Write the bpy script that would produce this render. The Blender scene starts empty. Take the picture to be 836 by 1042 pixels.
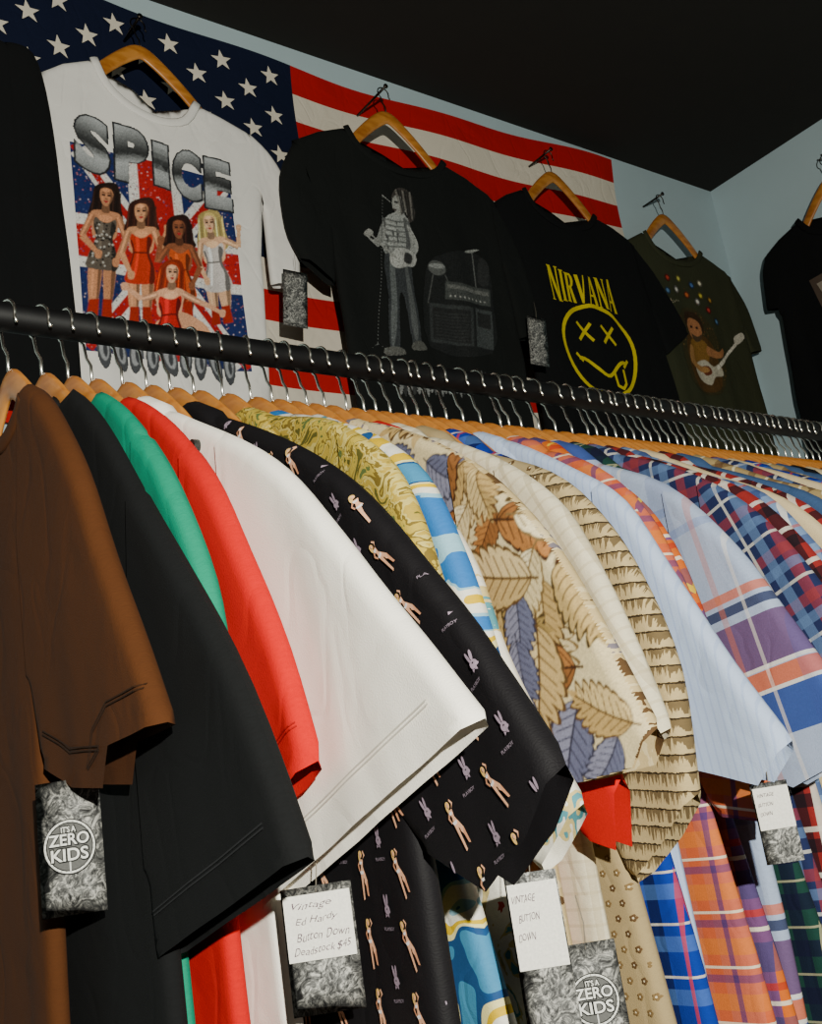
import bpy, bmesh, math, random
import numpy as np
from mathutils import Vector, Matrix, geometry
random.seed(7)
EYE=1.35
COL=bpy.context.scene.collection

def lin(c):
    return tuple(((x/255)/12.92 if x/255<=.04045 else ((x/255+.055)/1.055)**2.4) for x in c)+(1.0,)

# ------------------------------------------------------------------ materials
def new_mat(name):
    m=bpy.data.materials.new(name); m.use_nodes=True
    nt=m.node_tree
    return m,nt,nt.nodes['Principled BSDF']
def N(nt,t,**kw):
    n=nt.nodes.new(t)
    for k,v in kw.items(): setattr(n,k,v)
    return n
def math_node(nt,op,a,b=None):
    n=N(nt,'ShaderNodeMath',operation=op)
    for i,v in enumerate((a,b)):
        if v is None: continue
        if isinstance(v,(int,float)): n.inputs[i].default_value=v
        else: nt.links.new(v,n.inputs[i])
    return n.outputs[0]
def mix(nt,fac,a,b,mode='MIX'):
    n=N(nt,'ShaderNodeMix',data_type='RGBA',blend_type=mode)
    for s,v in ((n.inputs[0],fac),(n.inputs[6],a),(n.inputs[7],b)):
        if isinstance(v,(int,float)): s.default_value=v
        elif isinstance(v,tuple): s.default_value=v
        else: nt.links.new(v,s)
    return n.outputs[2]
def noise(nt,vec,scale,detail=3,rough=.5,dist=0):
    n=N(nt,'ShaderNodeTexNoise'); n.inputs['Scale'].default_value=scale
    n.inputs['Detail'].default_value=detail; n.inputs['Roughness'].default_value=rough
    n.inputs['Distortion'].default_value=dist
    if vec is not None: nt.links.new(vec,n.inputs['Vector'])
    return n.outputs[0]
def ramp(nt,fac,stops,const=True):
    r=N(nt,'ShaderNodeValToRGB'); r.color_ramp.interpolation='CONSTANT' if const else 'LINEAR'
    e=r.color_ramp.elements
    e[0].position=stops[0][0]; e[0].color=lin(stops[0][1])
    e[1].position=stops[1][0]; e[1].color=lin(stops[1][1])
    for p,c in stops[2:]:
        k=e.new(p); k.color=lin(c)
    nt.links.new(fac,r.inputs[0]); return r.outputs[0]

def fabric(name,rgb,pattern=None,rough=.92,bump=.45,mottle=.18,wrinkle=.26):
    m,nt,b=new_mat(name)
    uv=N(nt,'ShaderNodeTexCoord').outputs['UV']
    col=lin(rgb) if pattern is None else pattern(nt,uv)
    n1=noise(nt,uv,420,3,.7)
    f=math_node(nt,'MULTIPLY_ADD',n1,mottle*2); nt.nodes[-1].inputs[2].default_value=1-mottle
    cc=N(nt,'ShaderNodeCombineColor')
    for i in range(3): nt.links.new(f,cc.inputs[i])
    nt.links.new(mix(nt,1.0,col,cc.outputs[0],'MULTIPLY'),b.inputs['Base Color'])
    b.inputs['Roughness'].default_value=rough
    b.inputs['Specular IOR Level'].default_value=.2
    w=noise(nt,uv,6,3,.5,.8); fine=noise(nt,uv,900,1)
    mp=N(nt,'ShaderNodeMapping'); mp.inputs['Scale'].default_value=(1.6,1,1); mp.inputs['Rotation'].default_value=(0,0,.5); nt.links.new(uv,mp.inputs[0])
    c=noise(nt,mp.outputs[0],9,1.5,.5,.5)
    ridge=math_node(nt,'ABSOLUTE',math_node(nt,'SUBTRACT',c,.5))
    ridge=math_node(nt,'MINIMUM',math_node(nt,'MULTIPLY',ridge,9.),.5)
    h=math_node(nt,'ADD',math_node(nt,'MULTIPLY',w,1.0),math_node(nt,'MULTIPLY',ridge,.16))
    bp=N(nt,'ShaderNodeBump'); bp.inputs['Strength'].default_value=wrinkle; bp.inputs['Distance'].default_value=.018
    nt.links.new(h,bp.inputs['Height'])
    bp2=N(nt,'ShaderNodeBump'); bp2.inputs['Strength'].default_value=bump; bp2.inputs['Distance'].default_value=.0006
    nt.links.new(fine,bp2.inputs['Height']); nt.links.new(bp.outputs[0],bp2.inputs['Normal'])
    nt.links.new(bp2.outputs[0],b.inputs['Normal'])
    return m

def plaid(base,stripes):
    def fn(nt,uv):
        s=N(nt,'ShaderNodeSeparateXYZ'); nt.links.new(uv,s.inputs[0])
        col=lin(base)
        for ax,per,st,wd,c,al in stripes:
            co=s.outputs[0 if ax=='u' else 1]
            t=math_node(nt,'FRACT',math_node(nt,'DIVIDE',math_node(nt,'ADD',co,50.0),per))
            g=math_node(nt,'MULTIPLY',math_node(nt,'GREATER_THAN',t,st),math_node(nt,'LESS_THAN',t,st+wd))
            col=mix(nt,math_node(nt,'MULTIPLY',g,al),col,lin(c))
        return col
    return fn
def blobs(stops,scale=14,dist=1.2,detail=1.5):
    def fn(nt,uv):
        n=noise(nt,uv,scale,detail,.5,dist)
        return ramp(nt,n,stops)
    return fn
def ruffled(base,dark,per=.022):
    def fn(nt,uv):
        s=N(nt,'ShaderNodeSeparateXYZ'); nt.links.new(uv,s.inputs[0])
        wob=math_node(nt,'MULTIPLY',noise(nt,uv,300,2,.6),.003)
        t=math_node(nt,'FRACT',math_node(nt,'DIVIDE',math_node(nt,'ADD',math_node(nt,'ADD',s.outputs[1],wob),50.),per))
        g=math_node(nt,'GREATER_THAN',t,.90)
        mp=N(nt,'ShaderNodeMapping'); mp.inputs['Scale'].default_value=(460,14,1); nt.links.new(uv,mp.inputs[0])
        hn=noise(nt,mp.outputs[0],1,2,.6)
        thr=math_node(nt,'MULTIPLY_ADD',t,-.30); nt.nodes[-1].inputs[2].default_value=.68
        fr=math_node(nt,'GREATER_THAN',hn,thr)
        h=math_node(nt,'MULTIPLY',fr,math_node(nt,'GREATER_THAN',t,.2))
        col=mix(nt,math_node(nt,'MULTIPLY',h,.8),lin(base),lin(dark))
        return mix(nt,math_node(nt,'MULTIPLY',g,.92),col,lin((34,24,12)))
    return fn

def print_mat():
    m,nt,b=new_mat('screen_print_ink')
    a=N(nt,'ShaderNodeVertexColor',layer_name='Col')
    tc=N(nt,'ShaderNodeTexCoord').outputs['Object']
    n=noise(nt,tc,520,3,.7)
    f=math_node(nt,'MULTIPLY_ADD',n,.6); nt.nodes[-1].inputs[2].default_value=.7
    cc=N(nt,'ShaderNodeCombineColor')
    for i in range(3): nt.links.new(f,cc.inputs[i])
    nt.links.new(mix(nt,1.0,a.outputs[0],cc.outputs[0],'MULTIPLY'),b.inputs['Base Color'])
    b.inputs['Roughness'].default_value=.8; b.inputs['Specular IOR Level'].default_value=.2
    return m
INK=print_mat()

def simple(name,rgb,rough=.5,metal=0,nscale=0,namp=.2,bump=0,spec=None):
    m,nt,b=new_mat(name)
    b.inputs['Roughness'].default_value=rough; b.inputs['Metallic'].default_value=metal
    if spec is not None: b.inputs['Specular IOR Level'].default_value=spec
    if nscale:
        tc=N(nt,'ShaderNodeTexCoord').outputs['Object']
        n=noise(nt,tc,nscale,4)
        f=math_node(nt,'MULTIPLY_ADD',n,namp*2); nt.nodes[-1].inputs[2].default_value=1-namp
        cc=N(nt,'ShaderNodeCombineColor')
        for i in range(3): nt.links.new(f,cc.inputs[i])
        nt.links.new(mix(nt,1.0,lin(rgb),cc.outputs[0],'MULTIPLY'),b.inputs['Base Color'])
        if bump:
            bp=N(nt,'ShaderNodeBump'); bp.inputs['Strength'].default_value=bump; bp.inputs['Distance'].default_value=.01
            nt.links.new(n,bp.inputs['Height']); nt.links.new(bp.outputs[0],b.inputs['Normal'])
    else: b.inputs['Base Color'].default_value=lin(rgb)
    return m
M_STEEL=simple('hook_steel',(238,232,220),.26,1)
M_BLACKSTEEL=simple('hook_dark_steel',(60,55,50),.35,1)
M_RAIL=simple('black_rail_paint',(3,3,4),.6,0,30,.3,.05,.25)
M_STRING=simple('tag_string',(120,112,98),.9)
M_BUTTON=simple('dark_button',(38,40,38),.3)
def wood():
    m,nt,b=new_mat('hanger_wood')
    tc=N(nt,'ShaderNodeTexCoord').outputs['Object']
    mp=N(nt,'ShaderNodeMapping'); nt.links.new(tc,mp.inputs[0]); mp.inputs['Scale'].default_value=(8,1,3)
    n=noise(nt,mp.outputs[0],18,3,.5,.4)
    nt.links.new(ramp(nt,n,[(.3,(160,94,34)),(.7,(204,138,62))],False),b.inputs['Base Color'])
    b.inputs['Roughness'].default_value=.34; return m
M_WOOD=wood()
def crumple():
    m,nt,b=new_mat('crumpled_paper_print')
    tc=N(nt,'ShaderNodeTexCoord').outputs['Object']
    n=noise(nt,tc,95,5,.75,2.5)
    nt.links.new(ramp(nt,n,[(.38,(18,18,18)),(.5,(95,95,93)),(.62,(190,188,180))],False),b.inputs['Base Color'])
    b.inputs['Roughness'].default_value=.7; return m
M_TAG=crumple()

# ------------------------------------------------------------------ geometry helpers
def obj(name,verts,faces,mats,parent=None,smooth=True,matidx=None):
    me=bpy.data.meshes.new(name); me.from_pydata([tuple(v) for v in verts],[],faces)
    for m in mats: me.materials.append(m)
    if matidx is not None: me.polygons.foreach_set('material_index',matidx)
    if smooth: me.polygons.foreach_set('use_smooth',[True]*len(me.polygons))
    me.update()
    o=bpy.data.objects.new(name,me); COL.objects.link(o)
    if parent: o.parent=parent
    return o
def empty(name,loc,label,category,group=None):
    e=bpy.data.objects.new(name,None); e.location=loc; e.empty_display_size=.05
    COL.objects.link(e); e['label']=label; e['category']=category
    if group: e['group']=group
    return e
def sweep(path,rad,seg=8,cap=True,flat=None):
    P=[Vector(p) for p in path]; V=[];F=[]
    for i,p in enumerate(P):
        t=(P[min(i+1,len(P)-1)]-P[max(i-1,0)]).normalized()
        ref=flat if flat else Vector((1,0,0))
        if abs(t.dot(ref))>.95: ref=Vector((0,1,0))
        n=(ref-t*ref.dot(t)).normalized(); b=t.cross(n)
        r=rad[i] if isinstance(rad,list) else (rad,rad)
        for k in range(seg):
            a=2*math.pi*k/seg
            V.append(p+n*math.cos(a)*r[0]+b*math.sin(a)*r[1])
    for i in range(len(P)-1):
        for k in range(seg):
            a=i*seg+k; b2=i*seg+(k+1)%seg
            F.append((a,b2,b2+seg,a+seg))
    if cap:
        F.append(tuple(range(seg-1,-1,-1))); F.append(tuple(range((len(P)-1)*seg,len(P)*seg)))
    return V,F
def cr(pts,n=5,closed=False):
    out=[]
    Q=([pts[-1]]+list(pts)+[pts[0],pts[1]]) if closed else ([pts[0]]+list(pts)+[pts[-1]])
    for i in range(1,len(Q)-2):
        p0,p1,p2,p3=[np.array(q,float) for q in Q[i-1:i+3]]
        for k in range(n):
            t=k/n
            out.append(tuple(.5*((2*p1)+(-p0+p2)*t+(2*p0-5*p1+4*p2-p3)*t*t+(-p0+3*p1-3*p2+p3)*t**3)))
    if not closed: out.append(tuple(pts[-1]))
    return out
def inside(P,poly):
    P=np.asarray(P,float); poly=np.asarray(poly,float)
    x,y=P[:,0],P[:,1]; c=np.zeros(len(P),bool)
    a=poly; b=np.roll(poly,-1,0)
    for (x1,y1),(x2,y2) in zip(a,b):
        if y1==y2: continue
        c^=((y1>y)!=(y2>y))&(x<(x2-x1)*(y-y1)/(y2-y1)+x1)
    return c
def segdist(P,A,B):
    d=np.full(len(P),9.)
    for a,b in zip(A,B):
        ab=b-a; L=ab@ab
        if L<1e-12: continue
        t=np.clip(((P-a)@ab)/L,0,1)[:,None]
        d=np.minimum(d,np.linalg.norm(P-(a+t*ab),axis=1))
    return d
def region(outline,step,rings=()):
    """triangulated sheet; optional inset rings give a clean, even rim"""
    o=[np.array(p,float) for p in outline]; B=[]
    for a,b in zip(o,o[1:]+o[:1]):
        n=max(1,int(round(np.linalg.norm(b-a)/step)))
        for k in range(n): B.append(a+(b-a)*k/n)
    B=np.array(B); lo=B.min(0); hi=B.max(0); Bn=np.roll(B,-1,0)
    extra=[]
    if rings:
        area=np.sum(B[:,0]*Bn[:,1]-Bn[:,0]*B[:,1])
        T=Bn-np.roll(B,1,0); T/=np.maximum(np.linalg.norm(T,axis=1),1e-9)[:,None]
        Nn=np.c_[-T[:,1],T[:,0]]*(1 if area>0 else -1)
        for r in rings:
            Q=B+Nn*r; Q=Q[inside(Q,outline)]
            if len(Q): Q=Q[segdist(Q,B,Bn)>r*.9]
            if len(Q): extra.append(Q)
    gx=np.arange(lo[0],hi[0],step); gy=np.arange(lo[1],hi[1],step*.87)
    G=np.array([(x+(step/2 if j%2 else 0),y) for j,y in enumerate(gy) for x in gx])
    if len(G): G=G[inside(G,outline)]
    if len(G): G=G[segdist(G,B,Bn)>(max(rings) if rings else 0)+step*.45]
    allp=np.vstack([B]+extra+([G] if len(G) else []))
    n=len(B)
    r=geometry.delaunay_2d_cdt([Vector(p) for p in allp],[(i,(i+1)%n) for i in range(n)],[],1,1e-6)
    return np.array([tuple(v) for v in r[0]]),[tuple(f) for f in r[2]]

# ---- prints: flat artwork laid on the cloth surface
class Art:
    def __init__(s,auto=False): s.v=[];s.f=[];s.c=[];s.auto=auto
    def poly(s,pts,rgb,layer=0,fine=0):
        if s.auto and not fine:
            a=np.array(pts); 
            if (a.max(0)-a.min(0)).max()>.016: fine=.009
        if fine:
            V,F=region(pts,fine); b=len(s.v)
            s.v+= [(x,y,layer) for x,y in V]
            for f in F: s.f.append([b+i for i in f]); s.c.append(lin(rgb) if not callable(rgb) else rgb)
        else:
            b=len(s.v); s.v+=[(x,y,layer) for x,y in pts]
            s.f.append(list(range(b,b+len(pts)))); s.c.append(lin(rgb) if not callable(rgb) else rgb)
    def ell(s,x,y,rx,ry,rgb,layer=0,ang=0,n=14):
        ca,sa=math.cos(ang),math.sin(ang)
        s.poly([(x+ca*rx*math.cos(t)-sa*ry*math.sin(t),y+sa*rx*math.cos(t)+ca*ry*math.sin(t)) for t in [2*math.pi*k/n for k in range(n)]],rgb,layer)
    def line(s,pts,w,rgb,layer=0):
        for a,b in zip(pts,pts[1:]):
            dx,dy=b[0]-a[0],b[1]-a[1]; L=math.hypot(dx,dy) or 1
            nx,ny=-dy/L*w/2,dx/L*w/2; ex,ey=dx/L*w*.25,dy/L*w*.25
            s.poly([(a[0]+nx-ex,a[1]+ny-ey),(a[0]-nx-ex,a[1]-ny-ey),(b[0]-nx+ex,b[1]-ny+ey),(b[0]+nx+ex,b[1]+ny+ey)],rgb,layer)
    def text(s,txt,x0,x1,y0,y1,rgb,layer=0,bold=0,ang=0,shear=0,cuts=0,warp=None):
        cu=bpy.data.curves.new('t','FONT'); cu.body=txt; cu.size=1; cu.offset=bold; cu.shear=shear; cu.resolution_u=4
        to=bpy.data.objects.new('t',cu); COL.objects.link(to)
        dg=bpy.context.evaluated_depsgraph_get(); dg.update()
        me=bpy.data.meshes.new_from_object(to.evaluated_get(dg))
        bm=bmesh.new(); bm.from_mesh(me)
        for _ in range(cuts):
            bmesh.ops.subdivide_edges(bm,edges=[e for e in bm.edges if e.calc_length()>.10],cuts=1)
            bmesh.ops.triangulate(bm,faces=bm.faces[:])
        P=np.array([v.co[:2] for v in bm.verts])
        bm.verts.ensure_lookup_table()
        F=[[v.index for v in f.verts] for f in bm.faces]
        bm.free(); bpy.data.objects.remove(to); bpy.data.meshes.remove(me)
        if not len(P): return
        lo,hi=P.min(0),P.max(0); U=(P-lo)/(hi-lo)
        if warp: U=np.array([warp(*u) for u in U])
        X=x0+U[:,0]*(x1-x0); Y=y0+U[:,1]*(y1-y0)
        if ang:
            cx,cy=(x0+x1)/2,(y0+y1)/2; c,n=math.cos(ang),math.sin(ang)
            X,Y=cx+(X-cx)*c-(Y-cy)*n,cy+(X-cx)*n+(Y-cy)*c
        b=len(s.v); s.v+=[(x,y,layer) for x,y in zip(X,Y)]
        for f in F: s.f.append([b+i for i in f]); s.c.append(lin(rgb) if not callable(rgb) else rgb)
    def stamp(s,other,x,y,sc,ang,layer=0):
        c,n=math.cos(ang)*sc,math.sin(ang)*sc; b=len(s.v)
        s.v+=[(x+c*u-n*v,y+n*u+c*v,l+layer) for u,v,l in other.v]
        s.f+=[[b+i for i in f] for f in other.f]; s.c+=other.c
    def flatten(s,h=.0018,grain=.1,blur=1,seed=0):
        """merge all overlapping shapes into one dense coloured sheet (per-vertex ink colours)"""
        P=np.array([v[:2] for v in s.v]); L=np.array([v[2] for v in s.v])
        lo=P.min(0)-h*3; hi=P.max(0)+h*3; f2=h/2
        W,H=int((hi[0]-lo[0])/f2)//2*2+2,int((hi[1]-lo[1])/f2)//2*2+2
        I=np.zeros((H,W,4)); xs=lo[0]+np.arange(W)*f2; ys=lo[1]+np.arange(H)*f2
        order=sorted(range(len(s.f)),key=lambda i:L[s.f[i][0]])
        for i in order:
            q=P[s.f[i]]; a=q.min(0); b=q.max(0)
            x0=max(0,int((a[0]-lo[0])/f2)); x1=min(W,int((b[0]-lo[0])/f2)+2); y0=max(0,int((a[1]-lo[1])/f2)); y1=min(H,int((b[1]-lo[1])/f2)+2)
            if x1<=x0 or y1<=y0: continue
            X,Y=np.meshgrid(xs[x0:x1],ys[y0:y1]); m=inside(np.c_[X.ravel(),Y.ravel()],q).reshape(X.shape)
            c=s.c[i]; 
            if callable(c): c=c(*q.mean(0))
            sub=I[y0:y1,x0:x1]; sub[m]=np.array([c[0],c[1],c[2],1.])
        pm=I.copy(); pm[...,:3]*=pm[...,3:]
        for _ in range(blur):
            p2=np.pad(pm,((1,1),(1,1),(0,0)),'edge')
            pm=(p2[:-2,1:-1]+p2[2:,1:-1]+p2[1:-1,:-2]+p2[1:-1,2:]+2*pm)/6
        D=pm.reshape(H//2,2,W//2,2,4).mean((1,3))
        al=D[...,3]; C=D[...,:3]/np.maximum(al,1e-4)[...,None]
        r=np.random.RandomState(seed); C=np.clip(C*(1+grain*r.randn(H//2,W//2,1))+grain*.012*np.abs(r.randn(H//2,W//2,1)),0,1)
        ok=al>.45; s2=Art(); idx=-np.ones(ok.shape,int)
        quad=ok[:-1,:-1]&ok[1:,:-1]&ok[:-1,1:]&ok[1:,1:]
        use=np.zeros(ok.shape,bool); use[:-1,:-1]|=quad; use[1:,:-1]|=quad; use[:-1,1:]|=quad; use[1:,1:]|=quad
        jj,ii=np.nonzero(use); idx[jj,ii]=np.arange(len(jj))
        s2.v=[(lo[0]+(i+.25)*h,lo[1]+(j+.25)*h,0.) for j,i in zip(jj,ii)]
        cc=[(float(C[j,i,0]),float(C[j,i,1]),float(C[j,i,2]),1.) for j,i in zip(jj,ii)]
        for j,i in zip(*np.nonzero(quad)):
            f=[int(idx[j,i]),int(idx[j,i+1]),int(idx[j+1,i+1]),int(idx[j+1,i])]
            s2.f.append(f); s2.c.append([cc[k] for k in f])
        return s2

def cloth(name,outline,opens,T,frame,material,parent,art=None,rad=.022,step=.014,off=0.,fold=None,uvrot=0,uvoff=(0,0),label=None,clip=True,rings=()):
    """two-layer cloth panel; opens = indices of outline edges left open (hem, cuff, armhole)"""
    eu,ev,ew=frame
    O=np.array(outline,float); A=O; B=np.roll(O,-1,0)
    closed=[i for i in range(len(O)) if i not in opens]
    CA,CB=A[closed],B[closed]
    def thick(P):
        d=segdist(P,CA,CB); q=np.clip(d/rad,0,1)
        return T*np.sqrt(np.clip(1-(1-q)**2,0,1))
    ff=fold if fold else (lambda u,v:0*u)
    P,F=region(outline,step,rings)
    t=thick(P); t[t<T*.08]=0
    w=ff(P[:,0],P[:,1])+off
    def pos(P,w): return np.outer(P[:,0],eu)+np.outer(P[:,1],ev)+np.outer(w,ew)
    V=list(map(tuple,pos(P,w+t))); n=len(P)
    back=np.arange(n)
    PB=pos(P,w-t); k=n
    for i in range(n):
        if t[i]>0: back[i]=k; V.append(tuple(PB[i])); k+=1
    orient=np.dot(np.cross(eu,ev),ew)
    def area(f): 
        a,b,c=P[f[0]],P[f[1]],P[f[2]]; return (b[0]-a[0])*(c[1]-a[1])-(b[1]-a[1])*(c[0]-a[0])
    faces=[];mi=[];c,s=math.cos(uvrot),math.sin(uvrot)
    for f in F:
        ok=(area(f)>0)==(orient>0)
        g=f if ok else f[::-1]
        faces.append(g); h=tuple(int(back[i]) for i in g[::-1])
        if set(h)!=set(g): faces.append(h)
    nv0=len(V); nf0=len(faces); mi=[0]*nf0
    cols=[]
    if art and art.v:
        AP=np.array([v[:2] for v in art.v]); L=np.array([v[2] for v in art.v])
        ins=inside(AP,outline)
        aw=ff(AP[:,0],AP[:,1])+off+thick(AP)+.0014+.0005*L
        V+=list(map(tuple,pos(AP,aw)))
        for f,col in zip(art.f,art.c):
            if clip and not all(ins[i] for i in f): continue
            x=[AP[i] for i in f]
            ar=sum(x[i-1][0]*x[i][1]-x[i][0]*x[i-1][1] for i in range(len(x)))
            cl=list(col) if isinstance(col,list) else [col(*AP[i]) if callable(col) else col for i in f]
            if (ar>0)!=(orient>0): f=f[::-1]; cl=cl[::-1]
            faces.append(tuple(nv0+i for i in f)); mi.append(1)
            cols.append(cl)
    o=obj(name,V,faces,[material,INK],parent,True,mi)
    me=o.data
    uvl=me.uv_layers.new(name='UVMap')
    U=np.zeros((len(V),2)); U[:n]=P
    for i in range(n): U[back[i]]=P[i]
    R=np.array([[c,s],[-s,c]]); U=U@R.T+np.array(uvoff)
    li=np.zeros(len(me.loops),int); me.loops.foreach_get('vertex_index',li)
    uvl.data.foreach_set('uv',U[li].ravel())
    if cols:
        ca=me.color_attributes.new('Col','FLOAT_COLOR','CORNER')
        arr=np.ones((len(me.loops),4)); start=me.polygons[nf0].loop_start
        flat=[c for f in cols for c in f]
        arr[start:start+len(flat)]=np.array(flat); ca.data.foreach_set('color',arr.ravel())
    if label: o['label']=label
    return o

FR_RACK=(np.array((0,-1.,0)),np.array((0,0,1.)),np.array((-1.,0,0)))
FR_WALL=(np.array((1.,0,0)),np.array((0,0,1.)),np.array((0,-1.,0)))
def mm(p): return [(a/1000,b/1000) for a,b in p]

def folds(A,lam,ph,start=.04):
    def f(u,v):
        s=np.clip((-v-start)/.3,0,1)
        x=2*np.pi*u/lam+ph+1.2*np.sin(v*5+ph)
        crease=1-2*np.abs(np.sin(x*.5))**.8
        return A*s*(.6*np.sin(x)+.5*crease+.3*np.sin(2*np.pi*u/(lam*.43)+2*ph+v*3))+A*.15*np.sin(u*30+v*40+ph)
    return f

# ------------------------------------------------------------------ hang tag
def tag(parent,loc,yaw,w,h,style,length=.03,tilt=0):
    e=bpy.data.objects.new('hang_tag',None); e.parent=parent; e.location=loc; e.rotation_euler=(0,tilt,yaw); e.empty_display_size=.02
    COL.objects.link(e); e['label']='paper price tag with crumpled grey print on a string'
    a=Art()
    if style in('note','small'):
        a.poly([(-w*.47,h*-.08),(w*.47,h*-.08),(w*.47,h*.44),(-w*.47,h*.44)],(225,222,212),0)
        lines=['Vintage','Ed Hardy','Button Down','Deadstock $45'] if style=='note' else ['VINTAGE','BUTTON','DOWN']
        rr=random.Random(int(w*1e5)+int(h*1e4))
        for i,t in enumerate(lines):
            y=h*(.35-.115*i)
            wd=min(w*(.24+.045*len(t)),w*.82); x0=-w*(.41-rr.random()*.08)
            hh=.036 if style=='note' else .024
            ph=rr.random()*6
            a.text(t,x0,x0+wd*(1 if style=='note' else .8),y-h*hh,y+h*hh*.9,(84,64,78),1,-.008,rr.uniform(.02,.07),.4,1,lambda x,y,ph=ph:(x+.008*math.sin(x*31+ph),y+.09*math.sin(x*15+ph)))
    if style=='logo':
        cy=0; r=w*.38
        pc=lambda rr:[(rr*math.cos(2*math.pi*k/32),cy+rr*math.sin(2*math.pi*k/32)) for k in range(33)]
        a.ell(0,cy,r*.98,r*.98,(92,92,90),0,n=30)
        a.line(pc(r),r*.16,(20,20,20),.5); a.line(pc(r),r*.08,(215,215,208),1)
        for t,x0,x1,y0,y1 in(('IT\'S A',-.3,.3,.56,.8),('ZERO',-.82,.82,.06,.52),('KIDS',-.76,.76,-.55,-.06)):
            a.text(t,r*(x0-.05),r*(x1+.05),cy+r*(y0-.05),cy+r*(y1+.05),(15,15,15),1.2,.07)
            a.text(t,r*x0,r*x1,cy+r*y0,cy+r*y1,(222,222,215),2,.02)
        a.line([(0,cy-r*.95),(0,cy-r*.6)],r*.06,(210,210,205),2)
    o=cloth('card',[(-w/2,-h/2),(w/2,-h/2),(w/2,h/2),(-w/2,h/2)],[],.0006,FR_WALL,M_TAG,e,a,rad=.001,step=.02)
    V,F=sweep([(0,0,h/2-.004),(.002,.002,h/2+length*.4),(0,.004,h/2+length)],.0004,5)
    obj('string',V,F,[M_STRING],e)
    return e

# ------------------------------------------------------------------ hanger
RAILR=.0130
HR=RAILR+.0017
def hanger_meshes(hw,hmid,thk,nm):
    pts=cr([(-hw,-.132),(-hw*.78,-.100),(-.08,-.052),(-.035,-.010),(0,.010),(.035,-.010),(.08,-.052),(hw*.78,-.100),(hw,-.132)],5)
    path=[(0,-u,v) for u,v in pts]; rad=[]
    for u,v in pts:
        k=abs(u)/hw; rad.append((thk,hmid-.0055*k))
    rad[0]=(.0025,.005); rad[-1]=(.0025,.005)
    V,F=sweep(path,rad,14,True,Vector((1,0,0)))
    hb=bpy.data.meshes.new(nm); hb.from_pydata([tuple(v) for v in V],[],F); hb.materials.append(M_WOOD)
    hb.polygons.foreach_set('use_smooth',[True]*len(hb.polygons))
    return hb
HB=hanger_meshes(.150,.0135,.0038,'arms'); HBW=hanger_meshes(.158,.0160,.0052,'arms')
def hook_mesh():
    c=.0736;R=HR
    hp=[(0,0,.018),(0,0,.038)]+[(0,.0055,.047)]
    for k in range(19):
        a=math.radians(-55+k*(255/18)); hp.append((0,R*math.cos(a),c+R*math.sin(a)))
    hp.append((0,-R*1.15,c-.011))
    V,F=sweep(hp,.0014,8)
    hk=bpy.data.meshes.new('hook'); hk.from_pydata([tuple(v) for v in V],[],F); hk.materials.append(M_STEEL)
    hk.polygons.foreach_set('use_smooth',[True]*len(hk.polygons))
    hd=hk.copy(); hd.materials[0]=M_BLACKSTEEL
    return hk,hd
HK,HD=hook_mesh()
def hanger(loc,yaw,label,group,dark=False,tilt=0):
    e=empty('clothes_hanger',loc,label,'clothes hanger',group); e.rotation_euler=(0,0,yaw)
    for nm,me in (('arms',HBW if dark else HB),('hook',HD if dark else HK)):
        o=bpy.data.objects.new(nm,me); o.parent=e; COL.objects.link(o)
        if nm=='hook': o.rotation_euler=(0,0,tilt)
    return e

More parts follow.
